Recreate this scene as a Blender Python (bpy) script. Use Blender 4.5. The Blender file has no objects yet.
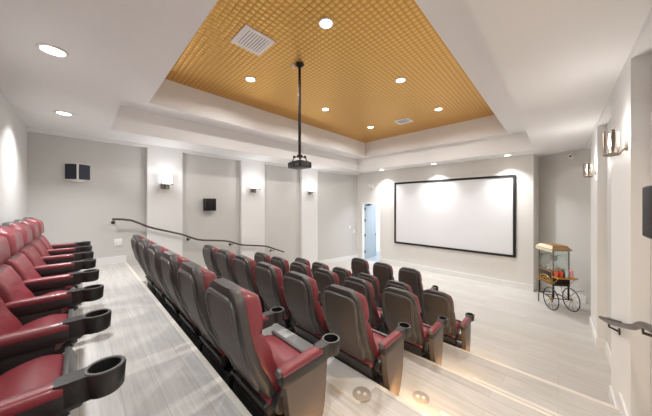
import bpy, bmesh, math, random
from mathutils import Vector, Matrix
random.seed(7)
C = bpy.context.scene.collection
S = 1.35                      # metres per unit of "rear ceiling height above the lens"
ZF = 1.74                     # lens height above the front floor, same unit
PI = math.pi
def P(x, y, z): return Vector((x*S, y*S, (z+ZF)*S))      # room point measured from the lens
# ------------------------------------------------------------------ materials
def srgb(r, g, b):
    f = lambda c: (c/255/12.92) if c/255 <= 0.04045 else ((c/255+0.055)/1.055)**2.4
    return (f(r), f(g), f(b), 1)
def mat(name, col, rough=0.5, metal=0.0, noise=0.0, nscale=8.0, bump=0.0, bscale=200.0, emit=None, estr=0.0, trans=0.0, spec=0.5, coat=0.0):
    m = bpy.data.materials.new(name); m.use_nodes = True
    nt = m.node_tree; b = nt.nodes['Principled BSDF']
    b.inputs['Base Color'].default_value = col
    b.inputs['Roughness'].default_value = rough
    b.inputs['Metallic'].default_value = metal
    b.inputs['Specular IOR Level'].default_value = spec
    b.inputs['Coat Weight'].default_value = coat
    b.inputs['Transmission Weight'].default_value = trans
    tc = nt.nodes.new('ShaderNodeTexCoord')
    if noise > 0:
        n = nt.nodes.new('ShaderNodeTexNoise'); n.inputs['Scale'].default_value = nscale; n.inputs['Detail'].default_value = 5
        nt.links.new(tc.outputs['Object'], n.inputs['Vector'])
        mx = nt.nodes.new('ShaderNodeMix'); mx.data_type = 'RGBA'
        mx.inputs['A'].default_value = tuple(c*(1-noise) for c in col[:3])+(1,)
        mx.inputs['B'].default_value = tuple(min(1, c*(1+noise)) for c in col[:3])+(1,)
        nt.links.new(n.outputs['Fac'], mx.inputs['Factor'])
        nt.links.new(mx.outputs['Result'], b.inputs['Base Color'])
    if bump > 0:
        n2 = nt.nodes.new('ShaderNodeTexNoise'); n2.inputs['Scale'].default_value = bscale; n2.inputs['Detail'].default_value = 3
        nt.links.new(tc.outputs['Object'], n2.inputs['Vector'])
        bp = nt.nodes.new('ShaderNodeBump'); bp.inputs['Strength'].default_value = bump; bp.inputs['Distance'].default_value = 0.002
        nt.links.new(n2.outputs['Fac'], bp.inputs['Height']); nt.links.new(bp.outputs['Normal'], b.inputs['Normal'])
    if emit:
        b.inputs['Emission Color'].default_value = emit; b.inputs['Emission Strength'].default_value = estr
    return m
M = {}
M['wall'] = mat('wall paint greige', srgb(201, 200, 197), 0.7, noise=0.02, nscale=2, bump=0.15)
M['white'] = mat('white trim paint', srgb(228, 228, 227), 0.5, noise=0.01, nscale=3, bump=0.05)
M['litwall'] = mat('front wall warm white paint', srgb(222, 220, 216), 0.7, noise=0.02, nscale=2, bump=0.15)  # same wall paint, lightened so the downlight wash sits in the colour
M['ceil'] = mat('ceiling paint', srgb(232, 231, 230), 0.7, noise=0.01, nscale=2, bump=0.15)
M['red'] = mat('oxblood leather', srgb(124, 48, 55), 0.36, noise=0.10, nscale=6, bump=0.35, bscale=260, coat=0.15)
M['shell'] = mat('charcoal moulded plastic', srgb(66, 62, 60), 0.38, noise=0.08, nscale=9, bump=0.4, bscale=320)
M['rimshell'] = mat('glossy grey moulding', srgb(84, 82, 80), 0.3, noise=0.05)
M['panel'] = mat('graphite back panel plastic', srgb(80, 71, 65), 0.5, noise=0.1, nscale=14, bump=0.5, bscale=180)
M['side'] = mat('taupe side panel laminate', srgb(98, 86, 78), 0.45, noise=0.1, nscale=12, bump=0.3, bscale=150)
M['black'] = mat('black plastic', srgb(38, 36, 36), 0.38, noise=0.05, bump=0.2)
M['rim'] = mat('grey rubber rim', srgb(92, 92, 92), 0.35, noise=0.05)
M['void'] = mat('cup well black', srgb(14, 14, 14), 0.6, noise=0.05)
M['iron'] = mat('wrought dark iron', srgb(40, 36, 33), 0.35, 0.6, noise=0.1)
M['bronze'] = mat('aged bronze rail', srgb(84, 74, 66), 0.35, 0.7, noise=0.1, nscale=20)
M['steel'] = mat('brushed nickel', srgb(150, 143, 134), 0.25, 0.9, noise=0.05)
M['screen'] = mat('projection screen fabric', srgb(222, 223, 226), 0.85, noise=0.005)
M['frame'] = mat('black velvet frame', srgb(22, 21, 22), 0.8, noise=0.05)
M['spk'] = mat('black speaker grille', srgb(30, 29, 31), 0.55, noise=0.1, nscale=60, bump=0.4, bscale=500, spec=0.2)
M['spkblue'] = mat('dark navy grille cloth', srgb(38, 43, 58), 0.7, noise=0.1, nscale=60)
M['plastic'] = mat('white plastic', srgb(232, 231, 228), 0.4, noise=0.01)
M['vent'] = mat('white vent metal', srgb(240, 238, 236), 0.4, noise=0.02)
M['ventdark'] = mat('duct dark', srgb(70, 64, 60), 0.7, noise=0.1)
M['doorleaf'] = mat('pale grey blue door paint', srgb(160, 168, 173), 0.4, noise=0.02)
M['hall'] = mat('hall white paint', srgb(236, 240, 244), 0.7, noise=0.01)
M['hallfloor'] = mat('hall floor tile', srgb(150, 158, 165), 0.3, noise=0.08)
M['gold'] = mat('gold leaf paint', srgb(196, 148, 62), 0.35, 0.6, noise=0.12, nscale=25)
M['tan'] = mat('tan wooden canopy', srgb(142, 110, 66), 0.6, noise=0.12, nscale=25)
M['cream'] = mat('cream canopy fabric', srgb(224, 212, 190), 0.8, noise=0.04)
M['coral'] = mat('coral paper', srgb(214, 96, 70), 0.6, noise=0.08, nscale=40)
M['pink'] = mat('pink bottle plastic', srgb(226, 160, 165), 0.4, noise=0.05)
M['aqua'] = mat('pale aqua paper', srgb(178, 208, 216), 0.5, noise=0.05)
M['tire'] = mat('dark rubber', srgb(34, 32, 31), 0.6, noise=0.05)
M['lamp'] = mat('warm lamp lens', (1, 1, 1, 1), 0.4, emit=(1, 0.93, 0.84, 1), estr=14)
M['bulb'] = mat('candle bulb', (1, 1, 1, 1), 0.4, emit=(1, 0.92, 0.82, 1), estr=30)
M['steplamp'] = mat('step lamp lens', (1, .9, .7, 1), 0.4, emit=(1, 0.72, 0.4, 1), estr=5)
M['frost'] = mat('frosted glass shade', srgb(235, 240, 245), 0.3, noise=0.01, emit=(.95, .98, 1, 1), estr=2.2)
M['smoke'] = mat('antique metal leaf', srgb(120, 108, 96), 0.35, 0.5, noise=0.15, nscale=30)
M['cover'] = mat('taupe floor cover', srgb(166, 156, 146), 0.5, noise=0.05)
M['stone'] = mat('pale grey strip laminate', srgb(214, 212, 208), 0.4, noise=0.04, nscale=6)
def glassmat(name, tint):
    m = bpy.data.materials.new(name); m.use_nodes = True; nt = m.node_tree
    for n in list(nt.nodes): nt.nodes.remove(n)
    o = nt.nodes.new('ShaderNodeOutputMaterial'); mx = nt.nodes.new('ShaderNodeMixShader')
    t = nt.nodes.new('ShaderNodeBsdfTransparent'); t.inputs['Color'].default_value = tint
    g = nt.nodes.new('ShaderNodeBsdfGlossy'); g.inputs['Roughness'].default_value = 0.05
    mx.inputs['Fac'].default_value = 0.12
    nt.links.new(t.outputs[0], mx.inputs[1]); nt.links.new(g.outputs[0], mx.inputs[2]); nt.links.new(mx.outputs[0], o.inputs['Surface'])
    return m
M['glass'] = glassmat('clear case glass', (0.94, 0.97, 0.96, 1))
def wood():
    m = bpy.data.materials.new('pale ash planks'); m.use_nodes = True
    nt = m.node_tree; b = nt.nodes['Principled BSDF']; N = nt.nodes.new; L = nt.links.new
    g = N('ShaderNodeNewGeometry')
    br = N('ShaderNodeTexBrick')
    br.inputs['Color1'].default_value = srgb(205, 202, 198); br.inputs['Color2'].default_value = srgb(196, 192, 187)
    br.inputs['Mortar'].default_value = srgb(158, 151, 143)
    br.inputs['Scale'].default_value = 1.0; br.inputs['Mortar Size'].default_value = 0.0012
    br.inputs['Brick Width'].default_value = 1.25; br.inputs['Row Height'].default_value = 0.19; br.offset = 0.37
    L(g.outputs['Position'], br.inputs['Vector'])
    mp = N('ShaderNodeMapping'); mp.inputs['Scale'].default_value = (1.6, 34, 1)
    L(g.outputs['Position'], mp.inputs['Vector'])
    n = N('ShaderNodeTexNoise'); n.inputs['Scale'].default_value = 1.4; n.inputs['Detail'].default_value = 7; n.inputs['Roughness'].default_value = 0.65
    L(mp.outputs[0], n.inputs['Vector'])
    r = N('ShaderNodeValToRGB'); r.color_ramp.elements[0].position = 0.3; r.color_ramp.elements[0].color = (0.72, 0.70, 0.67, 1)
    r.color_ramp.elements[1].position = 0.68; r.color_ramp.elements[1].color = (1.04, 1.04, 1.04, 1)
    L(n.outputs['Fac'], r.inputs['Fac'])
    mx = N('ShaderNodeMix'); mx.data_type = 'RGBA'; mx.blend_type = 'MULTIPLY'; mx.inputs['Factor'].default_value = 0.8
    L(br.outputs['Color'], mx.inputs['A']); L(r.outputs['Color'], mx.inputs['B'])
    L(mx.outputs['Result'], b.inputs['Base Color'])
    b.inputs['Roughness'].default_value = 0.42
    bp = N('ShaderNodeBump'); bp.inputs['Strength'].default_value = 0.12; bp.inputs['Distance'].default_value = 0.003
    L(n.outputs['Fac'], bp.inputs['Height']); L(bp.outputs['Normal'], b.inputs['Normal'])
    return m
M['floor'] = wood()
def tin():
    m = bpy.data.materials.new('gold embossed tin'); m.use_nodes = True
    nt = m.node_tree; b = nt.nodes['Principled BSDF']; N = nt.nodes.new; L = nt.links.new
    g = N('ShaderNodeNewGeometry'); sp = N('ShaderNodeSeparateXYZ'); L(g.outputs['Position'], sp.inputs[0])
    def wave(out, period):
        a = N('ShaderNodeMath'); a.operation = 'MULTIPLY'; a.inputs[1].default_value = PI/period; L(out, a.inputs[0])
        s = N('ShaderNodeMath'); s.operation = 'SINE'; L(a.outputs[0], s.inputs[0])
        q = N('ShaderNodeMath'); q.operation = 'ABSOLUTE'; L(s.outputs[0], q.inputs[0]); return q
    p = 0.075
    wx, wy = wave(sp.outputs[0], p), wave(sp.outputs[1], p)
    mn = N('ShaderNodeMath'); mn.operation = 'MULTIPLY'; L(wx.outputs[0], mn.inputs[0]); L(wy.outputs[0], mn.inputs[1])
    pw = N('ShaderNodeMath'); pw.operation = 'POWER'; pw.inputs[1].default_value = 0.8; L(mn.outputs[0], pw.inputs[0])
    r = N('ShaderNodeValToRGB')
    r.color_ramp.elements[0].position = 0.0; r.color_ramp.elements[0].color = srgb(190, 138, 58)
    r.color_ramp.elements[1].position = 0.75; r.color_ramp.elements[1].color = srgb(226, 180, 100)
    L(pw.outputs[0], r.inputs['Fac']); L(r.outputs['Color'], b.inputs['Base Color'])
    bp = N('ShaderNodeBump'); bp.inputs['Strength'].default_value = 0.7; bp.inputs['Distance'].default_value = 0.008
    L(pw.outputs[0], bp.inputs['Height']); L(bp.outputs['Normal'], b.inputs['Normal'])
    b.inputs['Metallic'].default_value = 0.7; b.inputs['Roughness'].default_value = 0.34
    return m
M['tin'] = tin()
# ------------------------------------------------------------------ mesh helpers
def bx(bm, x0, x1, y0, y1, z0, z1, mtx=None, bevel=0.0):
    vs = [bm.verts.new((x, y, z)) for x in (x0, x1) for y in (y0, y1) for z in (z0, z1)]
    if mtx:
        for v in vs: v.co = mtx @ v.co
    f = [(0,1,3,2), (4,6,7,5), (0,4,5,1), (2,3,7,6), (0,2,6,4), (1,5,7,3)]
    fs = [bm.faces.new([vs[i] for i in q]) for q in f]
    if bevel > 0:
        es = list({e for q in fs for e in q.edges})
        bmesh.ops.bevel(bm, geom=es, offset=bevel, segments=2, profile=0.5, affect='EDGES')
def quad(bm, *pts):
    return bm.faces.new([bm.verts.new(p) for p in pts])
def prism(bm, poly, a0, a1, axis='x', bevel=0.0):
    def pt(a, p):
        return {'x': (a, p[0], p[1]), 'y': (p[0], a, p[1]), 'z': (p[0], p[1], a)}[axis]
    A = [bm.verts.new(pt(a0, p)) for p in poly]; B = [bm.verts.new(pt(a1, p)) for p in poly]
    n = len(poly); fs = [bm.faces.new(A), bm.faces.new(B[::-1])]
    for i in range(n): fs.append(bm.faces.new((A[i], B[i], B[(i+1) % n], A[(i+1) % n])))
    if bevel > 0:
        es = list({e for q in fs[:2] for e in q.edges})
        bmesh.ops.bevel(bm, geom=es, offset=bevel, segments=2, profile=0.5, affect='EDGES')
def rings(bm, rs, closed=True, caps=True):
    R = [[bm.verts.new(p) for p in r] for r in rs]
    n = len(R[0])
    for a, b in zip(R, R[1:]):
        for i in range(n if closed else n-1):
            bm.faces.new((a[i], a[(i+1) % n], b[(i+1) % n], b[i]))
    if caps and closed:
        bm.faces.new(R[0][::-1]); bm.faces.new(R[-1])
def lathe(bm, prof, n=24, mtx=None, cap=False):
    rs = []
    for r, z in prof:
        ring = [Vector((r*math.cos(2*PI*i/n), r*math.sin(2*PI*i/n), z)) for i in range(n)]
        rs.append([mtx @ p for p in ring] if mtx else ring)
    rings(bm, rs, caps=cap)
def tube(bm, pts, r, n=8, closed=False):
    pts = [Vector(p) for p in pts]; N = len(pts); rs = []
    for i, p in enumerate(pts):
        if closed: d = pts[(i+1) % N]-pts[i-1]
        else: d = pts[min(i+1, N-1)]-pts[max(i-1, 0)]
        d.normalize()
        u = d.cross(Vector((0, 0, 1)))
        if u.length < 0.05: u = d.cross(Vector((1, 0, 0)))
        u.normalize(); v = d.cross(u)
        rs.append([p+u*r*math.cos(2*PI*k/n)+v*r*math.sin(2*PI*k/n) for k in range(n)])
    if closed:
        R = [[bm.verts.new(q) for q in g] for g in rs]
        for i in range(N):
            a, b = R[i], R[(i+1) % N]
            for k in range(n): bm.faces.new((a[k], a[(k+1) % n], b[(k+1) % n], b[k]))
    else: rings(bm, rs)
def link(name, bm, m, parent=None, smooth=True, loc=None, angle=35):
    bmesh.ops.recalc_face_normals(bm, faces=bm.faces)
    me = bpy.data.meshes.new(name); bm.to_mesh(me); bm.free()
    me.materials.append(m)
    if smooth:
        me.shade_smooth()
        try: me.set_sharp_from_angle(angle=math.radians(angle))
        except Exception: pass
    o = bpy.data.objects.new(name, me); C.objects.link(o)
    if parent: o.parent = parent
    if loc is not None: o.location = loc
    return o
def B(): return bmesh.new()
def tag(o, label=None, cat=None, group=None, kind=None):
    if label: o['label'] = label
    if cat: o['category'] = cat
    if group: o['group'] = group
    if kind: o['kind'] = kind
    return o
def struct(name, bm, m, parent=None, smooth=False):
    o = link(name, bm, m, parent, smooth)
    if not parent: o['kind'] = 'structure'
    return o
def thing(name, label, cat, loc=(0, 0, 0), rotz=0, group=None):
    o = bpy.data.objects.new(name, None); C.objects.link(o); o.empty_display_size = 0.1
    o.location = loc; o.rotation_euler = (0, 0, rotz)
    return tag(o, label, cat, group)
def dup(root, loc=None, rotz=None, label=None, group=None):
    def cp(o, par):
        c = o.copy(); C.objects.link(c); c.parent = par
        for ch in [k for k in list(bpy.data.objects) if k.parent == o]: cp(ch, c)
        return c
    r = cp(root, None)
    if loc is not None: r.location = loc
    if rotz is not None: r.rotation_euler = (0, 0, rotz)
    if label: r['label'] = label
    if group: r['group'] = group
    return r
# ------------------------------------------------------------------ room shell (metres)
XL, XLP = -4.98*S, -4.90*S            # left wall, left pilaster plane
XR, XRP = 0.415*S, 0.34*S             # right wall, right pilaster plane
YR, YS = -0.477*S, 6.30*S             # rear wall, screen wall
HC = (1+ZF)*S; HH = (0.95+ZF)*S; H1 = (1.347+ZF)*S; H2 = (1.74+ZF)*S
ED = [0.52*S, 1.30*S, 2.075*S, 2.82*S]
LZ = [(ZF-0.926)*S]; R_ = LZ[0]/4
LZ = [LZ[0]-R_*k for k in range(5)]   # levels of row 1..4 and floor
AX0, AX1 = -0.50*S, XRP               # half steps in the right aisle
bm = B()
ys = [YR-0.1]+ED
for k in range(4): bx(bm, XL-.1, XR+.1, ys[k], ys[k+1], -0.25, LZ[k])
bx(bm, XL-.1, XR+.1, ED[3], 7.3*S, -0.25, 0)
for k in range(4):
    bx(bm, AX0, XR+.05, ED[k], ED[k]+0.2*S, LZ[k+1]-.02, LZ[k]-R_/2)
    bx(bm, XL, -4.0*S, ED[k], ED[k]+0.2*S, LZ[k+1]-.02, LZ[k]-R_/2)
struct('floor', bm, M['floor'])
# walls
WX = -4.69*S
bm = B(); bx(bm, XL-.12, XL, YR-.1, 4.72*S, 0, HC+.1); prism(bm, [(XL-.12, 4.72*S), (XL, 4.72*S), (WX, YS), (WX, YS+.14), (XL-.12, YS+.14)], 0, HC+.1, 'z'); struct('wall_left', bm, M['wall'])
bm = B(); bx(bm, XL, XLP, YR, 4.72*S, HH, HC+.02); prism(bm, [(XL, 4.72*S), (XLP, 4.72*S), (WX+.08*S, YS), (WX, YS)], HH, HC+.02, 'z')
struct('trim_1', bm, M['white'])
bm = B(); bx(bm, XL-.1, XR+.1, YR-.12, YR, 0, HC+.1); struct('wall_rear', bm, M['wall'])
bm = B(); bx(bm, XR, XR+.12, YR-.1, 6.25*S, 0, HC+.1); struct('wall_right', bm, M['wall'])
bm = B(); bx(bm, XRP, XR, YR, 6.05*S, HH, HC+.02); struct('trim_2', bm, M['white'])
k = 3
for (a, b) in ((0.782, 1.30), (2.43, 3.0), (4.12, 4.71)):
    bm = B(); bx(bm, XL, XLP, a*S, b*S, 0, HH); struct('trim_%d' % k, bm, M['white']); k += 1
for (a, b) in ((2.5, 3.3), (4.36, 5.15)):
    bm = B(); bx(bm, XRP, XR, a*S, b*S, 0, HH); struct('trim_%d' % k, bm, M['white']); k += 1
DX0, DX1, DH = -4.49*S, -3.85*S, (0.04+ZF)*S
SX = -0.352*S
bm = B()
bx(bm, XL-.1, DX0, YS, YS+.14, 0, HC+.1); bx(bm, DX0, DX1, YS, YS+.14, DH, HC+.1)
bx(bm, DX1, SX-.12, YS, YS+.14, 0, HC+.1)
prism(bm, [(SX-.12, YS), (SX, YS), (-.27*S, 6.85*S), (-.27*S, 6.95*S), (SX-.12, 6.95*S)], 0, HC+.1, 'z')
struct('wall_front', bm, M['litwall'])
bm = B()
prism(bm, [(-.40*S, 6.86*S), (.50*S, 6.06*S), (.50*S, 6.2*S), (-.40*S, 7.0*S)], 0, HC+.1, 'z')
struct('wall_corner', bm, M['wall'])
# ceiling
OX0, OX1, OY0, OY1 = -4.27*S, -0.313*S, 0.285*S, 5.75*S
IX0, IX1, IY0, IY1 = -3.904*S, -0.68*S, 0.635*S, 5.60*S
bm = B()
CX0, CX1, CY0, CY1 = XL-.1, XR+.1, YR-.1, 7.1*S
def around(bm, c, o, z0, z1):
    bx(bm, c[0], o[0], c[2], c[3], z0, z1); bx(bm, o[1], c[1], c[2], c[3], z0, z1)
    bx(bm, o[0], o[1], c[2], o[2], z0, z1); bx(bm, o[0], o[1], o[3], c[3], z0, z1)
c_ = (CX0, CX1, CY0, CY1)
around(bm, c_, (OX0, OX1, OY0, OY1), HC, H1)
around(bm, c_, (IX0, IX1, IY0, IY1), H1, H2)
struct('ceiling', bm, M['ceil'])
bm = B(); bx(bm, CX0, CX1, CY0, CY1, H2, H2+.08); struct('ceiling_panel', bm, M['tin'])
# baseboards
bm = B()
for k in range(4): bx(bm, XL, XL+.018, ys[k]+(.0 if k else .1), ys[k+1], LZ[k], LZ[k]+.15)
bx(bm, XL, XL+.018, ED[3], 4.72*S, 0, .15); prism(bm, [(XL-.02, 4.72*S), (XL+.018, 4.72*S), (WX+.018, YS), (WX-.02, YS)], 0, .15, 'z')
struct('baseboard_left', bm, M['white'])
bm = B()
bx(bm, WX, DX0-.055, YS-.018, YS, 0, .17); bx(bm, DX1+.055, SX, YS-.018, YS, 0, .17)
struct('baseboard_front', bm, M['white'])
bm = B()
d = Vector((.90*S, -.80*S, 0)).normalized(); n_ = Vector((-d.y, d.x, 0))*-1
a_, b_ = Vector((-.30*S, 6.77*S, 0)), Vector((.36*S, 6.185*S, 0))
prism(bm, [tuple((a_)[:2]), tuple(b_[:2]), tuple((b_+n_*.02)[:2]), tuple((a_+n_*.02)[:2])], 0, .17, 'z')
struct('baseboard_corner', bm, M['white'])
bm = B()
bx(bm, XR-.018, XR, 3.3*S, 4.36*S, 0, .17); bx(bm, XRP-.018, XRP, 2.82*S, 3.3*S, 0, .17)
bx(bm, XRP-.018, XRP, 4.36*S, 5.15*S, 0, .17); bx(bm, XRP, XR, 4.36*S-.018, 4.36*S, 0, .17)
bx(bm, XRP-.018, XRP, 2.5*S, 2.82*S, LZ[3], LZ[3]+.17)
bx(bm, XR-.018, XR, YR, ED[0], LZ[0], LZ[0]+.17); bx(bm, XR-.018, XR, ED[0], ED[1], LZ[1], LZ[1]+.17)
bx(bm, XR-.018, XR, ED[1], ED[2], LZ[2], LZ[2]+.17); bx(bm, XR-.018, XR, ED[2], 2.5*S, LZ[3], LZ[3]+.17)
bx(bm, XR-.018, XR, 5.15*S, 6.1*S, 0, .17)
struct('baseboard_right', bm, M['white'])
# pale strip behind the third row
bm = B(); bx(bm, -3.6*S, -0.81*S, 1.10*S, ED[1]-.004, LZ[1], LZ[1]+.008, bevel=.003); struct('trim_%d' % 20, bm, M['stone'])
# nosings on the aisle edges
bm = B()
for k in range(4):
    bx(bm, XL, XRP, ED[k]-.03, ED[k]+.008, LZ[k]-.03, LZ[k]+.002)
    bx(bm, AX0, XRP, ED[k]+.2*S-.03, ED[k]+.2*S+.008, LZ[k]-R_/2-.03, LZ[k]-R_/2+.002)
M['nose'] = mat('pale stair nosing', srgb(226, 219, 208), 0.35, noise=0.05, nscale=10)
struct('trim_21', bm, M['nose'])
# hall beyond the door
bm = B()
bx(bm, DX0-.5, DX0-.4, YS+.14, YS+3.2, 0, 2.9); bx(bm, DX1+1.6, DX1+1.7, YS+.14, YS+3.2, 0, 2.9)
bx(bm, DX0-.5, DX1+1.7, YS+3.2, YS+3.3, 0, 2.9); bx(bm, DX0-.5, DX1+1.7, YS+.14, YS+3.3, 2.9, 3.0)
bx(bm, DX1+.0, DX1+1.7, YS+.14, YS+.2, 0, 2.9)
struct('wall_hall', bm, M['hall'])
bm = B(); bx(bm, DX0-.5, DX1+1.7, YS, YS+3.3, -.2, .001); struct('floor_hall', bm, M['hallfloor'])
# door
fr = B(); w = .05
for x0, x1 in ((DX0-w, DX0+.015), (DX1-.015, DX1+w)): bx(fr, x0, x1, YS-.015, YS+.15, 0, DH+w, bevel=.004)
bx(fr, DX0+.015, DX1-.015, YS-.015, YS+.15, DH-.015, DH+w, bevel=.004)
struct('trim_22', fr, M['white'])
door = bpy.data.objects.new('door_1', None); C.objects.link(door); door['kind'] = 'structure'
door.location = (DX0+.02, YS+.15, 0); door.rotation_euler = (0, 0, math.radians(86))
bm = B(); LW = DX1-DX0-.05
bx(bm, 0, LW, -.02, .022, .01, DH-.02, bevel=.003)
link('door_leaf', bm, M['doorleaf'], door, False)
bm = B()
for z0, z1 in ((.22, 1.0), (1.12, DH-.2)):
    for y in (-.024, .022):
        bx(bm, .12, LW-.12, y, y+.004, z0, z0+.03); bx(bm, .12, LW-.12, y, y+.004, z1-.03, z1)
        bx(bm, .12, .15, y, y+.004, z0, z1); bx(bm, LW-.15, LW-.12, y, y+.004, z0, z1)
link('panel_molding', bm, M['doorleaf'], door, False)
for z in (.25, .95, 1.6, DH-.3):
    bm = B(); bx(bm, -.02, .02, -.035, .0, z, z+.11, bevel=.004); link('hinge', bm, M['iron'], door)
bm = B(); tube(bm, [(LW-.06, -.02, 1.0), (LW-.06, -.07, 1.0), (LW-.17, -.075, 1.0)], .011); lathe(bm, [(.0, 0), (.03, 0), (.03, .012), (0, .012)], 16, Matrix.Translation((LW-.06, -.02, 1.0)) @ Matrix.Rotation(PI/2, 4, 'X'))
link('door_handle', bm, M['iron'], door)
bm = B(); tube(bm, [(.10, -.03, DH-.07), (.35, -.13, DH-.05), (.02, -.16, DH-.03)], .012); bx(bm, .08, .32, -.075, -.022, DH-.11, DH-.045, bevel=.008)
link('door_closer', bm, M['iron'], door)
# ------------------------------------------------------------------ projection screen
SX0, SX1, SZ0, SZ1 = -3.36*S, -0.624*S, (-1.10+ZF)*S, (0.622+ZF)*S
t = thing('projection_screen', 'large white projection screen with thin black frame on front wall', 'projection screen', ((SX0+SX1)/2, YS, SZ0))
hw = (SX1-SX0)/2; hh = SZ1-SZ0; fw = .065
bm = B(); bx(bm, -hw+fw*.6, hw-fw*.6, -.035, -.002, fw*.6, hh-fw*.6); link('screen_surface', bm, M['screen'], t, False)
bm = B()
bx(bm, -hw, -hw+fw, -.06, 0, 0, hh, bevel=.005); bx(bm, hw-fw, hw, -.06, 0, 0, hh, bevel=.005)
bx(bm, -hw+fw, hw-fw, -.06, 0, 0, fw, bevel=.005); bx(bm, -hw+fw, hw-fw, -.06, 0, hh-fw, hh, bevel=.005)
link('screen_frame', bm, M['frame'], t, False)
# ------------------------------------------------------------------ theatre seat
def sect(z, yc, hw_, yf, yr, dish=0.0, n=36, e=0.22):
    """rounded section across the seat back: front at yf, rear at yr (y forward)"""
    out = []
    cy, hd = (yf+yr)/2, (yf-yr)/2
    for i in range(n):
        a = 2*PI*i/n; c, s = math.cos(a), math.sin(a)
        x = hw_*math.copysign(abs(c)**e, c); y = hd*math.copysign(abs(s)**e, s)
        if s > 0: y -= dish*(1-min(1, abs(x)/(hw_*0.78))**3)*abs(s)**e
        out.append(Vector((x, cy+y, z)))
    return out
def lerp(a, b, t): return a+(b-a)*t
def interp(tab, z):
    if z <= tab[0][0]: return tab[0][1:]
    for a, b in zip(tab, tab[1:]):
        if z <= b[0]:
            t_ = (z-a[0])/(b[0]-a[0]); t_ = t_*t_*(3-2*t_)*.5+t_*.5
            return [lerp(p, q, t_) for p, q in zip(a[1:], b[1:])]
    return tab[-1][1:]
# z : rear y, half width of the shell
SH = [(0.10, .0, .18), (.20, -.015, .20), (.35, -.08, .222), (.50, -.165, .228), (.65, -.24, .234), (.80, -.288, .234), (.93, -.308, .222), (1.01, -.313, .20), (1.05, -.312, .165), (1.07, -.308, .115)]
def seat_proto():
    root = thing('theater_seat', 'seat', 'theater seat')
    # shell
    bm = B(); rs = []
    for i in range(27):
        z = lerp(.10, 1.068, (i/26)**.85); yr, hw_ = interp(SH, z)
        rs.append(sect(z, 0, hw_, yr+.068, yr, e=.35))
    rings(bm, rs); sh = link('back_shell', bm, M['shell'], root, angle=50)
    # rounded outline on the shell's rear: raised rim and inset panel
    def rim(hx, z0, z1, rad, off, wtop=1.0):
        pts = []; zc = (z0+z1)/2; hz = (z1-z0)/2; n = 56
        for i in range(n):
            a = 2*PI*i/n; c, s = math.cos(a), math.sin(a)
            x = hx*math.copysign(abs(c)**.32, c); z = zc+hz*math.copysign(abs(s)**.32, s)
            x *= lerp(.84, wtop, (z-z0)/(z1-z0))
            pts.append(Vector((x, interp(SH, z)[0]-off, z)))
        return pts
    bm = B(); tube(bm, rim(.188, .42, 1.01, .01, .0), .015, 8, True); link('back_rim', bm, M['rimshell'], root, angle=60)
    bm = B()
    rows = 12; nn = 11; grid = []
    for i in range(rows+1):
        z = lerp(.435, .995, i/rows); e_ = 1-abs(2*i/rows-1)**5*.10; hx = .176*lerp(.84, 1.0, i/rows)*e_
        y = interp(SH, z)[0]-.006
        grid.append([bm.verts.new((lerp(-hx, hx, j/nn), y, z)) for j in range(nn+1)])
    for a, b in zip(grid, grid[1:]):
        for j in range(nn): bm.faces.new((a[j], a[j+1], b[j+1], b[j]))
    r_ = bmesh.ops.extrude_face_region(bm, geom=list(bm.faces))
    bmesh.ops.translate(bm, verts=[v for v in r_['geom'] if isinstance(v, bmesh.types.BMVert)], vec=(0, .012, 0))
    link('back_panel', bm, M['panel'], root, angle=40)
    # cushion and headrest
    bm = B(); rs = []
    for i in range(17):
        z = lerp(.44, .83, i/16); yr, hw_ = interp(SH, z); q = i/16
        th = .10+.02*math.sin(PI*q)-.05*max(0, q*8-7)-.05*max(0, 1-q*8)
        rs.append(sect(z, 0, hw_-.010, yr+.045+th, yr+.035, dish=.028, e=.42))
    rings(bm, rs); bc = link('back_cushion', bm, M['red'], root, angle=60)
    bm = B(); rs = []
    for i in range(15):
        q = i/14; z = lerp(.80, 1.062, q); yr, hw_ = interp(SH, z)
        th = .105+.022*math.sin(PI*q)-.075*max(0, q*5-4)-.045*max(0, 1-q*6)
        rs.append(sect(z, 0, hw_-.010, yr+.045+th, yr+.035, dish=.012, e=.45))
    rings(bm, rs); link('headrest', bm, M['red'], root, angle=60)
    # tipped-up seat cushion: profile along its length, rotated about the hinge
    rot = Matrix.Translation((0, -.11, .345)) @ Matrix.Rotation(math.radians(21), 4, 'X')
    bm = B(); rs = []
    for i in range(15):
        q = i/14; y = lerp(0.0, .335, q)
        top = .06+.05*math.sin(PI*min(1, q*1.15))**.7+.035*q-(.035*max(0, q*6-5)**1.5)
        bot = .0; hw_ = .218+.012*q-.03*max(0, q*6-5)
        ring = []
        for k_ in range(28):
            a = 2*PI*k_/28; c, s = math.cos(a), math.sin(a)
            ring.append(rot @ Vector((hw_*math.copysign(abs(c)**.42, c), y, (top+bot)/2+(top-bot)/2*math.copysign(abs(s)**.42, s))))
        rs.append(ring)
    rings(bm, rs); link('seat_cushion', bm, M['red'], root, angle=60)
    bm = B(); rs = []
    for i in range(9):
        q = i/8; y = lerp(-.02, .328, q); top = .065-.035*q; bot = -.065+.05*q
        ring = []
        for k_ in range(24):
            a = 2*PI*k_/24; c, s = math.cos(a), math.sin(a)
            ring.append(rot @ Vector(((.222)*math.copysign(abs(c)**.3, c), y, (top+bot)/2+(top-bot)/2*math.copysign(abs(s)**.3, s))))
        rs.append(ring)
    rings(bm, rs)
    link('seat_pan', bm, M['black'], root, angle=40)
    bm = B(); bx(bm, -.218, .218, .330, .352, .0, .076, rot, bevel=.006); link('front_trim', bm, M['rim'], root, angle=40)
    bm = B(); bx(bm, -.285, .285, -.11, .07, .03, .27, bevel=.02); bx(bm, -.20, .20, -.09, .05, .26, .36, bevel=.015); link('base_frame', bm, M['black'], root)
    return root
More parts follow.
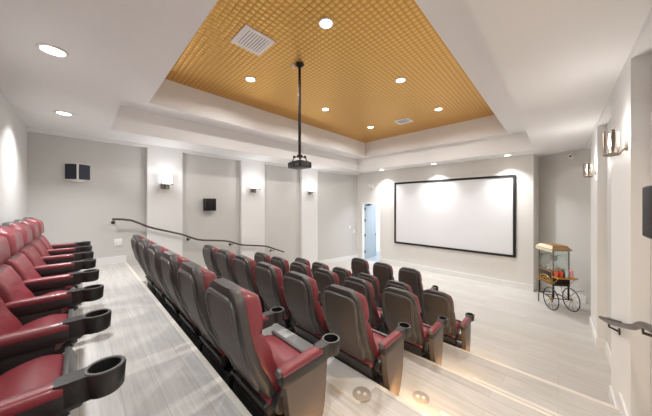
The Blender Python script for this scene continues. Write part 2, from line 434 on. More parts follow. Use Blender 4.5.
def arm(root, x):
    """armrest with cup holder; returns nothing, parts become children"""
    w = .034
    bm = B(); bx(bm, x-w, x+w, -.115, .235, .535, .612, bevel=.012)
    a = link('armrest', bm, M['black'], root, angle=40)
    bm = B(); rs = []
    for i in range(13):
        q = i/12; y = lerp(-.115, .185, q); hgt = .026-.012*max(0, 1-q*8)
        ring = []
        for k_ in range(16):
            an = 2*PI*k_/16; c, s = math.cos(an), math.sin(an)
            ring.append(Vector((x+(w+.001)*math.copysign(abs(c)**.6, c), y, .611+hgt*math.copysign(abs(s)**.6, s))))
        rs.append(ring)
    rings(bm, rs); link('arm_pad', bm, M['red'], a, angle=50)
    bm = B(); lathe(bm, [(.019, -.001), (.022, .0), (.022, .02), (.019, .021)], 16, Matrix.Translation((x, -.11, .613)) @ Matrix.Rotation(PI/2, 4, 'X'), cap=True)
    link('end_cap', bm, M['rim'], a)
    bm = B(); yc = .292; T = Matrix.Translation((x, yc, 0)); n = 56
    def plan(ro, k, z, back=.13):
        out = []
        for i in range(n):
            an = 2*PI*i/n; c, q = math.cos(an), math.sin(an); r0 = ro
            if q < 0:
                t1 = back/max(1e-6, -q); t2 = (w+.001)*k/max(1e-6, abs(c)); r0 = max(ro, min(t1, t2))
                if r0 == ro and q < -.3: r0 = max(ro, ro*1.0)
            out.append(Vector((x+r0*c, yc+r0*q, z)))
        return out
    rings(bm, [plan(.050, .9, .548), plan(.057, 1, .556), plan(.062, 1, .63), plan(.060, 1, .638), plan(.047, .1, .638, .02), plan(.047, .1, .634, .02), plan(.044, .1, .57, .02)], caps=True)
    ch = link('cup_holder', bm, M['black'], a, angle=40)
    bm = B(); lathe(bm, [(.0585, .6375), (.0575, .641), (.049, .641), (.0475, .6375)], 28, T)
    link('rim', bm, M['rim'], ch)
    bm = B(); lathe(bm, [(.0, .580), (.0445, .580), (.0465, .6375)], 28, T); link('well', bm, M['void'], ch)
def standard(root, x):
    bm = B()
    prism(bm, [(-.08, .0), (.15, .0), (.13, .05), (.10, .30), (.14, .54), (.14, .56), (-.10, .56), (-.10, .50), (-.07, .30), (-.05, .06)], x-.02, x+.02, 'x', bevel=.004)
    bx(bm, x-.035, x+.035, -.10, .18, 0, .012, bevel=.003)
    bx(bm, x-.045, x+.045, -.09, -.04, .33, .44, bevel=.008)
    link('standard', bm, M['black'], root)
def endpanel(root, x):
    bm = B()
    poly = [(.015, .0), (.06, .0), (.11, .04), (.17, .14), (.205, .27), (.22, .42), (.235, .575), (-.10, .575), (-.065, .35), (-.02, .15)]
    prism(bm, poly, x-.028, x+.028, 'x', bevel=.006)
    link('side_panel', bm, M['side'], root)
    bm = B(); bx(bm, x-.05, x+.03, -.03, .09, 0, .02, bevel=.003); link('foot_plate', bm, M['black'], root)
    bm = B(); lathe(bm, [(0, 0), (.05, 0), (.055, .02), (.045, .05), (0, .055)], 20, Matrix.Translation((x-.03, -.07, .40)) @ Matrix.Rotation(-PI/2, 4, 'Y'))
    link('hinge_cover', bm, M['black'], root)
P_ = .62; HX = P_/2
mid = seat_proto(); arm(mid, HX); standard(mid, HX)
endR = seat_proto(); arm(endR, HX); endpanel(endR, HX)
endL = seat_proto(); arm(endL, HX); standard(endL, HX); arm(endL, -HX); endpanel(endL, -HX-.0)
used = {}
def seat(proto, x, y, z, label, group):
    key = proto.name
    if key not in used:
        used[key] = 1; proto.location = (x, y, z); proto['label'] = label; proto['group'] = group; return proto
    return dup(proto, (x, y, z), 0, label, group)
ordn = ['first', 'second', 'third', 'fourth', 'fifth', 'sixth', 'seventh', 'eighth']
# rear row: faces us from the left, eight seats along the rear wall
G1 = 'oxblood seats of the rear row'
for k in range(8):
    x = -.928-.62*k
    pr = endL if k == 7 else mid
    lab = ['red theater seat in the rear row, cut off at the bottom left corner',
           'nearest full red seat of the rear row, large cup holder armrest in front',
           'red seat of the rear row, second beyond the nearest cup holder',
           'red seat of the rear row, third beyond the nearest cup holder',
           'red seat of the rear row, fourth beyond the nearest cup holder',
           'red seat of the rear row, third from its far end by the side wall',
           'red seat of the rear row, second from its far end by the side wall',
           'farthest red seat of the rear row, nearest the left side wall'][k]
    seat(pr, x, -.225, LZ[0], lab, G1)
rows = [(-.80, .42*S+.30, 6, 1, 'second row'), (-.785, 1.17*S+.30, 6, 2, 'third row'),
        (-.775, 1.93*S+.30, 6, 3, 'fourth row'), (-.73, 2.70*S+.30, 6, 4, 'fifth row'), (-1.365, 3.40*S+.30, 3, 4, 'short front row')]
for (xe, y, n, lv, rn) in rows:
    for k in range(n):
        x = xe*S-HX-P_*k
        pr = endR if k == 0 else (endL if k == n-1 else mid)
        if n == 3: lab = ['dark backed red seat with cup holder at aisle end of the short front row', 'middle of three dark backed red seats in the short front row', 'leftmost of three dark backed red seats in the short front row'][k]
        elif k == 0: lab = 'dark backed red seat with side panel, aisle end of the '+rn
        elif k == n-1: lab = 'dark backed red seat farthest left in the '+rn
        else: lab = 'dark backed red seat, '+ordn[k]+' from aisle in the '+rn
        if n == 6: lab += ' from the rear'
        seat(pr, x, y, LZ[lv], lab, 'dark backed seats of the '+rn)
# ------------------------------------------------------------------ lights in the ceiling
F = 239.0; th = math.radians(44.15)
def ray(px, py, z):                   # room point at height z (lens units) seen at a photo pixel
    d_ = F*z/(204.5-py); u = (px-326)/F*d_
    return Vector(((u*math.cos(th)-d_*math.sin(th))*S, (u*math.sin(th)+d_*math.cos(th))*S, (z+ZF)*S))
def lampthing(loc, label, group):
    t = thing('recessed_light', label, 'ceiling light', loc, 0, group)
    return t
bm = B(); lathe(bm, [(.072, -.001), (.098, -.001), (.10, -.008), (.094, -.014), (.076, -.012), (.072, -.004)], 32)
lp = thing('recessed_light', 'x', 'ceiling light'); link('trim_ring', bm, M['plastic'], lp)
bm = B(); lathe(bm, [(.0, -.004), (.074, -.004), (.074, -.009), (.0, -.010)], 32); link('lens', bm, M['lamp'], lp)
first = [True]
ENERGY = {'tin': 31, 'rear': 25, 'front': 20, 'side': 17}
def place_lamp(p, label, group, kind, hidden=False):
    if not hidden:
        if first[0]: lp.location = p; lp['label'] = label; lp['group'] = group; first[0] = False
        else: dup(lp, p, 0, label, group)
    l = bpy.data.lights.new('ceiling lamp light', 'AREA'); l.shape = 'DISK'; l.size = .14; l.energy = ENERGY[kind]
    l.color = (1, .975, .95) if kind == 'tin' else (.97, .985, 1)
    if 'second row' in label: l.color = (1, .84, .68); l.energy = 21
    l.spread = math.radians({'tin': 160, 'rear': 115, 'front': 98, 'side': 130}[kind])
    o = bpy.data.objects.new('ceiling_lamp_light', l); C.objects.link(o); o.location = p-Vector((0, 0, .02))
gp = 'recessed lights in the gold ceiling'
for (px, py, lab) in ((326, 23, 'round recessed light in the gold ceiling, largest, above the projector pole'),
                      (250.5, 79, 'round recessed light in gold ceiling below the big square vent'),
                      (400.5, 80, 'round recessed light in gold ceiling, upper right of the small vent'),
                      (325.5, 109, 'round recessed light in gold ceiling just right of the projector pole'),
                      (438.5, 109, 'rightmost round recessed light in the gold ceiling'),
                      (370.5, 127, 'round recessed light in gold ceiling at its far left corner')):
    place_lamp(ray(px, py, 1.74), lab, gp, 'tin')
place_lamp(ray(53, 50, 1.0), 'round recessed light in white ceiling above the rear row, nearest', 'recessed lights over the rear row', 'rear')
place_lamp(ray(64, 113, 1.0), 'round recessed light in white ceiling above the rear row, farther one', 'recessed lights over the rear row', 'rear')
for px, w_ in ((382, 'leftmost'), (434, 'middle'), (507.5, 'rightmost')):
    y = 6.02; u = (px-326)/F
    # plane y = const
    c, s = math.cos(th), math.sin(th)
    x = y*(u*c-s)/(c+u*s)
    place_lamp(P(x, y, 1.0), w_+' of three recessed lights grazing the front wall', 'recessed lights grazing the front wall', 'front')
for (x, y) in ((-.05, -.1), (.0, 1.3), (.05, 3.2), (.0, 5.0)):
    if y < 1.5: place_lamp(P(x, y, 1.0), 'round recessed light in the white ceiling over the stair aisle'+(', beside the rear row' if y < 0 else ', beside the second row'), 'recessed lights over the stair aisle', 'side')
# ------------------------------------------------------------------ vents
def vent(loc, w_, label, n=9):
    t = thing('ceiling_vent', label, 'air vent', loc, 0, 'square ceiling vents')
    h = w_/2; f = .05
    bm = B()
    bx(bm, -h, h, -h, -h+f, -.015, 0, bevel=.003); bx(bm, -h, h, h-f, h, -.015, 0, bevel=.003)
    bx(bm, -h, -h+f, -h+f, h-f, -.015, 0, bevel=.003); bx(bm, h-f, h, -h+f, h-f, -.015, 0, bevel=.003)
    link('vent_frame', bm, M['vent'], t, False)
    bm = B(); bx(bm, -h+f, h-f, -h+f, h-f, -.003, 0); link('backing', bm, M['ventdark'], t, False)
    g = (w_-2*f)/n
    for i in range(n):
        bm = B(); y = -h+f+g*(i+.5)
        bx(bm, -h+f, h-f, -g*.46, g*.46, -.0015, .0015, Matrix.Translation((0, y, -.009)) @ Matrix.Rotation(math.radians(12), 4, 'X'))
        link('louver', bm, M['vent'], t, False)
va, vb = ray(246, 26, 1.74), ray(262, 56, 1.74)
vent(ray(253, 41, 1.74), .46, 'large square white air vent in the gold ceiling near the rear edge')
vent(ray(403.5, 121, 1.74), .40, 'small looking square white air vent at the far side of the gold ceiling')
# ------------------------------------------------------------------ projector on pole
pt = P(-2.30, 1.90, 0); zt = H2
t = thing('ceiling_projector', 'black projector hanging on a long ceiling pole', 'projector', (pt.x, pt.y, (0.465+ZF)*S), 0)
zb = (0.465+ZF)*S
bm = B(); tube(bm, [(0, 0, .17), (0, 0, zt-zb-.01)], .024, 16); link('pole', bm, M['iron'], t)
bm = B(); lathe(bm, [(0, zt-zb), (.075, zt-zb), (.075, zt-zb-.015), (.035, zt-zb-.05), (0, zt-zb-.05)], 24); link('ceiling_flange', bm, M['iron'], t)
bm = B(); lathe(bm, [(0, .16), (.05, .16), (.05, .19), (.03, .21), (0, .21)], 20)
for a in (45, 135, 225, 315):
    c, s = math.cos(math.radians(a)), math.sin(math.radians(a))
    tube(bm, [(c*.02, s*.02, .17), (c*.09, s*.09, .165), (c*.14, s*.11, .09)], .009)
    lathe(bm, [(0, .15), (.02, .15), (.02, .185), (0, .185)], 12, Matrix.Translation((c*.09, s*.09, 0)))
link('mount_bracket', bm, M['iron'], t)
bm = B(); bx(bm, -.13, .13, -.10, .10, .082, .094, bevel=.003); link('mount_plate', bm, M['iron'], t)
bm = B(); bx(bm, -.165, .165, -.125, .125, -.02, .08, bevel=.012); bd = link('projector_body', bm, M['black'], t)
bm = B()
for i in range(7): bx(bm, .166, .169, -.10, .06, -.005+i*.011, .0+i*.011)
for i in range(7): bx(bm, -.13, -.02, -.129, -.126, -.005+i*.011, .0+i*.011)
bx(bm, .03, .13, -.129, -.126, .0, .045)
link('vent_grille', bm, M['rim'], bd)
bm = B(); lathe(bm, [(0, 0), (.045, 0), (.045, .03), (.035, .035), (.03, .02), (0, .018)], 24, Matrix.Translation((.06, .12, .03)) @ Matrix.Rotation(-PI/2, 4, 'X')); link('projector_lens', bm, M['void'], bd)
tag(link('ceiling_sensor', (lambda b: (lathe(b, [(0, 0), (.03, 0), (.03, -.03), (.018, -.045), (0, -.05)], 16), b)[1])(B()), M['plastic'], None, loc=(pt.x-.10, pt.y-.06, H2)), 'tiny white sensor on the gold ceiling beside the projector pole', 'sensor')
# ------------------------------------------------------------------ wall sconces
def sconce_small(loc, label, en):
    
    t = thing('wall_sconce', label, 'wall sconce', loc, 0, 'small wall sconces on the left pilasters')
    bm = B(); bx(bm, 0, .015, -.055, .055, -.09, -.01, bevel=.004); link('back_plate', bm, M['steel'], t)
    bm = B(); tube(bm, [(.01, 0, -.05), (.10, 0, -.06)], .009); tube(bm, [(.10, 0, -.10), (.10, 0, -.03)], .012)
    bx(bm, .04, .16, -.075, .075, -.035, -.022, bevel=.003)
    link('sconce_arm', bm, M['steel'], t)
    for y in (-.06, .06):
        bm = B(); tube(bm, [(.10, y, -.03), (.10, y, .09)], .007); link('post', bm, M['steel'], t)
    bm = B(); bx(bm, .045, .155, -.058, .058, -.02, .10, bevel=.006); link('glass_shade', bm, M['frost'], t, False)
    bm = B(); lathe(bm, [(0, -.02), (.012, -.02), (.02, .01), (.022, .035), (.012, .062), (0, .072)], 16, Matrix.Translation((.10, 0, 0))); link('bulb', bm, M['bulb'], t)
    t.scale = (1.45, 1.6, 1.6)
    l = bpy.data.lights.new('sconce light', 'POINT'); l.energy = en; l.shadow_soft_size = .06; l.color = (.98, .985, 1)
    o = bpy.data.objects.new('sconce_light', l); C.objects.link(o); o.location = Vector(loc)+Vector((.30, 0, .10))
for y, lab in ((1.03, 'small square glass sconce on the nearest white pilaster of the left wall'), (2.70, 'small glass sconce on the middle white pilaster of the left wall'), (4.40, 'small glass sconce on the farthest white pilaster, beside the projector')):
    sconce_small((XLP, y*S, (.375+ZF)*S), lab, 11)
def sconce_big(loc, label, en):
    t = thing('wall_sconce', label, 'wall sconce', loc, 0, 'metal leaf sconces on the right pilasters')
    bm = B(); lathe(bm, [(0, 0), (.055, 0), (.055, -.012), (0, -.016)], 24, Matrix.Translation((0, 0, -.04)) @ Matrix.Rotation(PI/2, 4, 'Y')); link('back_plate', bm, M['steel'], t)
    bm = B(); tube(bm, [(-.01, 0, -.06), (-.06, 0, -.13), (-.10, 0, -.125)], .007)
    tube(bm, [(-.10+.055*math.cos(a*PI/8), .09*math.sin(a*PI/8), -.12) for a in range(16)], .007, 8, True)
    tube(bm, [(-.10, -.09, -.12), (-.10, .09, -.12)], .005); tube(bm, [(-.155, 0, -.12), (-.04, 0, -.12)], .005)
    link('sconce_arm', bm, M['smoke'], t)
    for a in (150, 210, 270, 90, 30):
        c, s = math.cos(math.radians(a)), math.sin(math.radians(a)); cx, cy = -.10+.055*c, .09*s
        T = Matrix.Translation((cx, cy, 0)) @ Matrix.Rotation(math.radians(a+90), 4, 'Z')
        bm = B(); rs = []
        for z, ww in ((-.12, .004), (-.07, .011), (.0, .015), (.07, .014), (.11, .010)):
            rs.append([T @ Vector(p) for p in ((-ww, -.002, z), (ww, -.002, z), (ww, .002, z), (-ww, .002, z))])
        rings(bm, rs); link('metal_leaf', bm, M['smoke'], t, False)
    t.scale = (.95, .95, .95)
    for y in (-.035, .035):
        bm = B(); lathe(bm, [(0, -.12), (.011, -.12), (.011, -.04), (0, -.04)], 14, Matrix.Translation((-.10, y, 0))); cd = link('candle', bm, M['plastic'], t)
        bm = B(); lathe(bm, [(0, -.04), (.010, -.038), (.019, -.01), (.017, .015), (.006, .045), (0, .055)], 16, Matrix.Translation((-.10, y, 0))); link('bulb', bm, M['bulb'], cd)
    l = bpy.data.lights.new('sconce light', 'POINT'); l.energy = en; l.shadow_soft_size = .06; l.color = (1, .97, .94)
    o = bpy.data.objects.new('sconce_light', l); C.objects.link(o); o.location = Vector(loc)+Vector((-.10, 0, .09))
sconce_big((XRP, 2.60*S, (.435+ZF)*S), 'large bronze leaf sconce with candle bulbs on the nearer right pilaster', 5.5)
sconce_big((XRP, 4.46*S, (.435+ZF)*S), 'bronze leaf sconce on the farther right pilaster, above the popcorn cart', 9)
# ------------------------------------------------------------------ speakers
t = thing('wall_speaker', 'white wedge wall speaker with two dark grilles, high on the rear left wall', 'speaker', (XL, -.02*S, (.325*3.4/3.4-.0+ZF)*S-.0))
t.location.z = (.345+ZF)*S
sw, sd, hz = .165, .17, .32
bm = B(); prism(bm, [(0, -sw), (sd*.35, -sw), (sd, -.014), (sd, .014), (sd*.35, sw), (0, sw)], 0, hz, 'z', bevel=.012); link('speaker_body', bm, M['plastic'], t)
for sg in (-1, 1):
    a, b = Vector((sd*.38, sg*(sw-.004))), Vector((sd+.003, sg*.016)); nrm = Vector((sw-.03, sg*sd*.62)).normalized()*.012
    poly = [tuple(a), tuple(b), tuple(b+nrm), tuple(a+nrm)]
    bm = B(); prism(bm, poly, .015, hz-.015, 'z', bevel=.003); link('grille', bm, M['spkblue'], t)
bm = B(); prism(bm, [(0, -sw*.6), (sd*.5, -sw*.5), (sd*.75, 0), (sd*.5, sw*.5), (0, sw*.6)], -.03, 0, 'z', bevel=.01); link('lower_cover', bm, M['plastic'], t)
def speaker(loc, rotz, w_, h_, d_, off, label):
    t = thing('wall_speaker', label, 'speaker', loc, rotz)
    bm = B(); bx(bm, -w_/2, w_/2, off, off+d_, -h_/2, h_/2, bevel=.012); link('speaker_body', bm, M['spk'], t)
    bm = B(); bx(bm, -w_/2+.012, w_/2-.012, off+d_+.004, off+d_+.018, -h_/2+.012, h_/2-.012, bevel=.006); link('grille', bm, M['spk'], t)
    bm = B(); bx(bm, -w_/2+.004, w_/2-.004, off+d_-.001, off+d_+.005, -h_/2+.004, h_/2-.004); link('silver_seam', bm, M['steel'], t, False)
    bm = B(); bx(bm, -.04, .04, 0, off+.005, -.06, .06, bevel=.004); link('wall_bracket', bm, M['iron'], t)
    return t
speaker((XL, 1.78*S, (-.003+ZF)*S), -PI/2, .29, .33, .12, .03, 'small black square speaker on left wall between two pilasters')
speaker((XR, 1.86*S, (-.035+ZF)*S), PI/2, .29, .35, .115, .02, 'black speaker cut off at the right edge, on the right wall')
# ------------------------------------------------------------------ handrails
def onx(px, py, x):                  # point on plane x=const (lens units) seen at a pixel
    u = (px-326)/F; c, s = math.cos(th), math.sin(th)
    y = x*(c+u*s)/(u*c-s); d_ = -x*s+y*c
    return P(x, y, (204.5-py)*d_/F)
xa = -4.83
pts = [onx(px, py, xa) for px, py in ((112, 219.3), (131.5, 219.3), (147, 227), (165, 230.7), (183.5, 234.6), (197, 240), (220, 240.6), (230, 241.2), (240, 245), (252, 245.4), (265.4, 246), (284, 252))]
def rail_bm(pts, r=.022):
    bm = B(); P2 = [pts[0]]
    for a, b in zip(pts, pts[1:]):
        n = max(2, int((b-a).length/.12))
        for i in range(1, n+1): P2.append(a.lerp(b, i/n))
    sm = [P2[0]]+[(P2[i-1]+P2[i]*2+P2[i+1])/4 for i in range(1, len(P2)-1)]+[P2[-1]]
    tube(bm, sm, r, 10); return bm
t = thing('stair_handrail', 'long dark metal handrail sloping along the left wall', 'handrail', (0, 0, 0))
link('rail', rail_bm(pts), M['bronze'], t)
def bracket(p, xw, t):
    sgn = 1 if xw > p.x else -1
    bm = B(); tube(bm, [p, p+Vector((0, 0, -.05)), Vector((p.x+sgn*(abs(xw-p.x)-.01), p.y, p.z-.075))], .010)
    lathe(bm, [(0, 0), (.035, 0), (.035, .012), (0, .012)], 18, Matrix.Translation((xw, p.y, p.z-.075)) @ Matrix.Rotation(-sgn*PI/2, 4, 'Y'))
    link('bracket', bm, M['bronze'], t)
for px, py in ((114, 219.3), (190.5, 237), (233, 242.5), (274, 249)):
    p = onx(px, py, xa); onp = any(a*S < p.y < b*S for a, b in ((0.782, 1.30), (2.43, 3.0), (4.12, 4.71)))
    bracket(p, XLP if onp else XL, t)
xb = .285
pts = [onx(px, py, xb) for px, py in ((601, 317.5), (606, 320.5), (611, 323), (620, 324.8), (633, 327.5), (637, 326), (641, 324.2), (646, 326), (652, 329.5), (664, 337))]
# carry on up the aisle behind the picture edge
last = pts[-1]; pts.append(Vector((last.x, last.y-.22, last.z+.16)))
t = thing('stair_handrail', 'short bronze handrail on the right wall, cut off at picture edge', 'handrail', (0, 0, 0))
link('rail', rail_bm(pts, .021), M['bronze'], t)
bracket(onx(609, 322, xb), XRP, t)
bracket(onx(643, 325, xb), XR, t)
bm = B(); q = onx(613, 322, xb); tube(bm, [onx(601, 317.5, xb)+Vector((0, 0, 0)), onx(605, 318, xb)+Vector((.03, 0, .0)), q+Vector((.045, 0, .01))], .014); link('return_bend', bm, M['bronze'], t)
# ------------------------------------------------------------------ popcorn cart
a0 = math.atan2(.538, .843)
t = thing('popcorn_cart', 'old style popcorn cart with black body, gold shelf and spoked wheels', 'popcorn cart', (.045, 7.44, 0), a0); t.scale = (.95, .95, .96)
R = .25
for sx in (-1, 1):
    x = sx*.20
    bm = B(); tube(bm, [(x, R*math.cos(a*PI/20), R+R*math.sin(a*PI/20)) for a in range(40)], .010, 8, True)
    wh = link('wheel', bm, M['tire'], t)
    wh.location = (0, 0, .011)
    for a in range(10):
        c, s = math.cos(a*PI/5), math.sin(a*PI/5)
        bm = B(); tube(bm, [(x, .02*c, R+.02*s), (x, (R-.005)*c, R+(R-.005)*s)], .003, 6); link('spoke', bm, M['iron'], wh)
    bm = B(); lathe(bm, [(0, -.03), (.022, -.03), (.028, 0), (.022, .03), (0, .03)], 14, Matrix.Translation((x, 0, R)) @ Matrix.Rotation(PI/2, 4, 'Y')); link('hub', bm, M['gold'], wh)
bm = B(); tube(bm, [(-.20, 0, R+.01), (.20, 0, R+.01)], .010); link('axle', bm, M['iron'], t)
# chassis: lower side rails from axle to front legs, cross bars, struts up to the body
bm = B()
for sx in (-1, 1):
    x = sx*.15
    tube(bm, [(x, 0, R), (x, .30, R+.02), (x, .52, R)], .011)
    bx(bm, x-.013, x+.013, -.013, .013, R, .56); bx(bm, x-.013, x+.013, .47, .496, R, .56)
tube(bm, [(-.15, .52, R), (.15, .52, R)], .010); tube(bm, [(-.15, .25, R+.02), (.15, .25, R+.02)], .008)
link('chassis', bm, M['iron'], t)
for sx in (-1, 1):
    bm = B(); x = sx*.15; tube(bm, [(x, .50, R), (x, .515, .14), (x, .515, .0)], .012); link('leg', bm, M['iron'], t)
bm = B(); bx(bm, -.17, .17, -.02, .50, .56, .88, bevel=.006); body = link('cart_body', bm, M['black'], t)
# gold framing and scroll on the long side, round badge
bm = B(); 
for z in (.575, .865): bx(bm, -.176, -.17, .0, .48, z-.006, z+.006)
for y in (.005, .475): bx(bm, -.176, -.17, y-.006, y+.006, .575, .865)
tube(bm, [(-.174, .24+.19*math.cos(a*PI/12), .62+.13*math.sin(a*PI/12)) for a in range(13)], .012)
tube(bm, [(-.174, .24+.11*math.cos(a*PI/12), .62+.07*math.sin(a*PI/12)) for a in range(13)], .010)
tube(bm, [(-.174, .05, .62), (-.174, .43, .62)], .010)
link('gold_scrollwork', bm, M['gold'], body)
bm = B(); bx(bm, -.15, .15, -.026, -.02, .60, .72, bevel=.002); link('end_panel', bm, M['iron'], body)
# serving shelf on the wheel end, running past the side as a handle
bm = B(); bx(bm, -.19, .19, -.20, -.02, .765, .785, bevel=.004)
prism(bm, [(.19, -.19), (.27, -.11), (.19, -.03)], .765, .785, 'z')
shf = link('serving_shelf', bm, M['gold'], t)
for x in (-.16, .16):
    bm = B(); tube(bm, [(x, -.02, .62), (x, -.17, .765)], .007); link('shelf_brace', bm, M['gold'], shf)
# glass case
bm = B()
for x in (-.155, .155):
    for y in (-.005, .485): bx(bm, x-.009, x+.009, y-.009, y+.009, .88, 1.38)
for z in (.885, 1.375):
    for x in (-.155, .155): bx(bm, x-.009, x+.009, 0, .48, z-.008, z+.008)
    for y in (-.005, .485): bx(bm, -.15, .15, y-.009, y+.009, z-.008, z+.008)
link('case_frame', bm, M['steel'], t, False)
for x in (-.155, .155):
    bm = B(); bx(bm, x-.002, x+.002, .005, .475, .893, 1.367); link('glass_pane', bm, M['glass'], t, False)
for y in (-.005, .485):
    bm = B(); bx(bm, -.146, .146, y-.002, y+.002, .893, 1.367); link('glass_pane', bm, M['glass'], t, False)
bm = B(); lathe(bm, [(0, 1.10), (.055, 1.10), (.07, 1.13), (.07, 1.20), (.06, 1.215), (0, 1.22)], 24, Matrix.Translation((0, .24, 0))); tube(bm, [(0, .24, 1.21), (0, .24, 1.37)], .008); tube(bm, [(.03, .24, 1.2), (.12, .24, 1.23)], .006)
link('kettle', bm, M['steel'], t)
bm = B()
for i in range(46):
    p = Matrix.Translation((random.uniform(-.12, .12), random.uniform(.03, .45), .90+random.uniform(0, .05)))
    bmesh.ops.create_icosphere(bm, subdivisions=1, radius=.022, matrix=p)
o = link('popcorn_heap', bm, M['cream'], t); o['kind'] = 'stuff'
# canopy
bm = B(); 
rs = [[Vector((sx*w_, .24+sy*l_, z)) for sx, sy in ((-1, -1), (1, -1), (1, 1), (-1, 1))] for w_, l_, z in ((.20, .29, 1.385), (.20, .29, 1.40), (.15, .22, 1.475), (.15, .22, 1.485))]
rings(bm, rs); can = link('canopy_roof', bm, M['tan'], t, False)
bm = B()
for i in range(8):
    y = -.05+i*.0725
    prism(bm, [(y, 1.392), (y+.07, 1.392), (y+.07, 1.35), (y+.055, 1.33), (y+.02, 1.33), (y, 1.35)], -.207, -.201, 'x')
quad(bm, (-.203, -.05, 1.403), (-.203, .53, 1.403), (-.152, .46, 1.482), (-.152, .02, 1.482))
link('canopy_valance', bm, M['cream'], can, False)
cm = Matrix.Translation((.045, 7.44, 0)) @ Matrix.Rotation(a0, 4, 'Z')
def onshelf(name, x, y, prof, m, label, cat, grp=None):
    bm = B(); lathe(bm, prof, 18); p = cm @ Vector((x*.95, y*.95, .786*.96))
    o = link(name, bm, m, None, loc=p); tag(o, label, cat, grp)
    return o
tub = [(0, .001), (.030, .001), (.042, .12), (.040, .121), (.036, .10), (0, .095)]
onshelf('popcorn_tub', -.14, -.08, tub, M['coral'], 'coral red popcorn tub at the left end of the cart shelf', 'popcorn tub', 'popcorn tubs on the cart shelf')
onshelf('popcorn_tub', -.04, -.07, tub, M['coral'], 'coral red popcorn tub in the middle of the cart shelf', 'popcorn tub', 'popcorn tubs on the cart shelf')
onshelf('paper_cup', .05, -.10, [(0, .001), (.026, .001), (.036, .16), (.034, .161), (.03, .14), (0, .135)], M['aqua'], 'pale aqua cup beside the pink bottle on the cart shelf', 'cup')
onshelf('seasoning_bottle', .13, -.11, [(0, .001), (.034, .001), (.036, .01), (.036, .15), (.014, .18), (.014, .215), (0, .217)], M['pink'], 'pink bottle on the right end of the cart shelf', 'bottle')
bm = B(); wl = cm.inverted() @ Vector((.36*S-.03, 6.16*S-.02, .33))
tube(bm, [(.17, .30, .58), (.24, .32, .30), (.30, .25, .22), wl+Vector((-.15, -.02, -.02)), wl], .005)
link('power_cord', bm, M['black'], t)
# ------------------------------------------------------------------ small fittings
t = thing('security_camera', 'small white dome camera high on the wall above the popcorn cart', 'camera', (0, 0, 0))
cp = Vector((.19*S, 6.335*S, (.895+ZF)*S)); t.location = cp
bm = B(); lathe(bm, [(0, 0), (.07, 0), (.07, .02), (.045, .04), (0, .04)], 20, Matrix.Rotation(PI/2, 4, 'X')); link('camera_base', bm, M['plastic'], t)
bm = B(); tube(bm, [(0, -.02, 0), (-.04, -.13, -.02)], .045, 16); hd = link('camera_head', bm, M['plastic'], t)
bm = B(); lathe(bm, [(0, 0), (.024, 0), (.024, .012), (0, .014)], 16, Matrix.Translation((-.04, -.129, -.02)) @ Matrix.Rotation(PI/2, 4, 'X')); link('camera_lens', bm, M['void'], hd)
# emergency light by the door
q = .1841
t = thing('emergency_light', 'small white emergency light box above the open door', 'emergency light', (-4.13*S, YS, (.565+ZF)*S))
bm = B(); bx(bm, -.15, .15, -.075, .002, -.05, .09, bevel=.012); link('housing', bm, M['plastic'], t)
for x in (-.09, .09):
    bm = B(); lathe(bm, [(0, 0), (.03, 0), (.042, .05), (.036, .052), (0, .045)], 18, Matrix.Translation((x, -.05, -.075)) @ Matrix.Rotation(math.radians(115), 4, 'X')); link('lamp_head', bm, M['vent'], t)
def plate(p, w_, h_, label, cat, ax, name):
    bm = B()
    if ax == 'x': bx(bm, 0, .012, -w_/2, w_/2, -h_/2, h_/2, bevel=.003)
    else: bx(bm, -w_/2, w_/2, -.012, 0, -h_/2, h_/2, bevel=.003)
    t = thing(name, label, cat, p); link('face_plate', bm, M['plastic'], t)
    bm = B()
    for dz in (-.022, .022):
        if ax == 'x': bx(bm, .012, .017, -.012, .012, dz-.013, dz+.013, bevel=.002)
        else: bx(bm, -.012, .012, -.017, -.012, dz-.013, dz+.013, bevel=.002)
    link('socket' if cat == 'outlet' else 'rocker', bm, M['vent'], t)
p = onx(118, 242.3, -4.98); plate(Vector((XL, p.y, p.z)), .13, .15, 'white square outlet box low on the left wall beyond the rear row', 'outlet', 'x', 'wall_outlet')
def onwedge(px, py):
    x = -4.98
    for _ in range(20): x = -4.98+.29*(onx(px, py, x).y/S-4.72)/1.58
    return onx(px, py, x+.004)
for (px, py, lab, hgt) in ((349.5, 227, 'upper white switch plate on the left wall near the door', .11), (353.7, 231.5, 'lower white switch plate on the left wall, closest to the door', .14)):
    p = onwedge(px, py); plate(p, .11, hgt, lab, 'light switch', 'x', 'light_switch')
    bpy.data.objects[[o.name for o in bpy.data.objects if o.name.startswith('light_switch')][-1]].rotation_euler = (0, 0, -math.atan2(.29, 1.58))
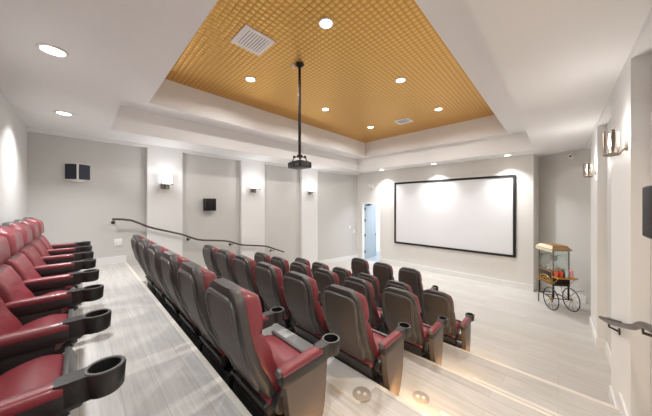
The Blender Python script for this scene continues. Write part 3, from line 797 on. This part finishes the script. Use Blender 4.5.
# round covers set in the aisle floor
def cover(p, label):
    t = thing('floor_outlet', label, 'floor outlet', p, 0.4, 'round floor outlet covers')
    bm = B(); lathe(bm, [(0, .0), (.075, .0), (.075, .003), (.068, .006), (0, .006)], 32); link('cover_ring', bm, M['cover'], t)
    for x, y in ((-.025, 0), (.025, .0)):
        bm = B(); lathe(bm, [(0, .006), (.016, .006), (.015, .009), (0, .009)], 16, Matrix.Translation((x, y, 0))); link('cap', bm, M['stone'], t)
cover(Vector((-.835*S, 1.165*S, LZ[1]+.008)), 'round grey floor cover behind the aisle end of the third row')
cover(Vector((-.68*S, 1.64*S, LZ[2])), 'round grey floor cover in the aisle beside the third row')
# warm step lights on the end panels of the aisle seats
def steplight(p, label):
    t = thing('step_light', label, 'step light', p, 0, 'warm step lights along the stair aisle')
    bm = B(); bx(bm, -.05, .05, 0, .012, -.03, .03, bevel=.004); link('housing', bm, M['iron'], t)
    bm = B(); bx(bm, -.04, .04, .0125, .014, -.02, .02); link('lens', bm, M['steplamp'], t, False)
    l = bpy.data.lights.new('step light', 'AREA'); l.shape = 'RECTANGLE'; l.size = .09; l.size_y = .05; l.energy = 5; l.color = (1, .62, .28)
    o = bpy.data.objects.new('step_lamp_light', l); C.objects.link(o); o.location = Vector(p)+Vector((0, .03, 0)); o.rotation_euler = (math.radians(50), 0, 0)
for k, nm in ((0, 'second'), (1, 'third'), (2, 'fourth'), (3, 'fifth')):
    steplight(Vector((-.64*S, ED[k]+.0085, LZ[k+1]+.17)), 'small warm step light in the riser at the aisle end of the '+nm+' row')
# hall daylight
l = bpy.data.lights.new('hall light', 'AREA'); l.size = 1.6; l.energy = 95; l.color = (.95, .98, 1)
o = bpy.data.objects.new('hall_light', l); C.objects.link(o); o.location = (DX1+.3, YS+1.9, 2.85)
# ------------------------------------------------------------------ camera, world, colour
cam = bpy.data.cameras.new('camera'); co = bpy.data.objects.new('camera', cam); C.objects.link(co)
cam.sensor_width = 36; cam.lens = F/652*36; cam.shift_y = -3.5/652; cam.clip_start = .02
co.location = (0, 0, ZF*S); co.rotation_euler = (PI/2, 0, th)
sc = bpy.context.scene; sc.camera = co
w = bpy.data.worlds.new('world'); sc.world = w; w.use_nodes = True
w.node_tree.nodes['Background'].inputs[0].default_value = (.8, .8, .8, 1); w.node_tree.nodes['Background'].inputs[1].default_value = .2
sc.view_settings.view_transform = 'Standard'; sc.view_settings.look = 'None'; sc.view_settings.gamma = 1; sc.view_settings.exposure = -0.05
sc.cycles.use_denoising = True; sc.cycles.max_bounces = 10; sc.cycles.diffuse_bounces = 7; sc.cycles.sample_clamp_indirect = 6
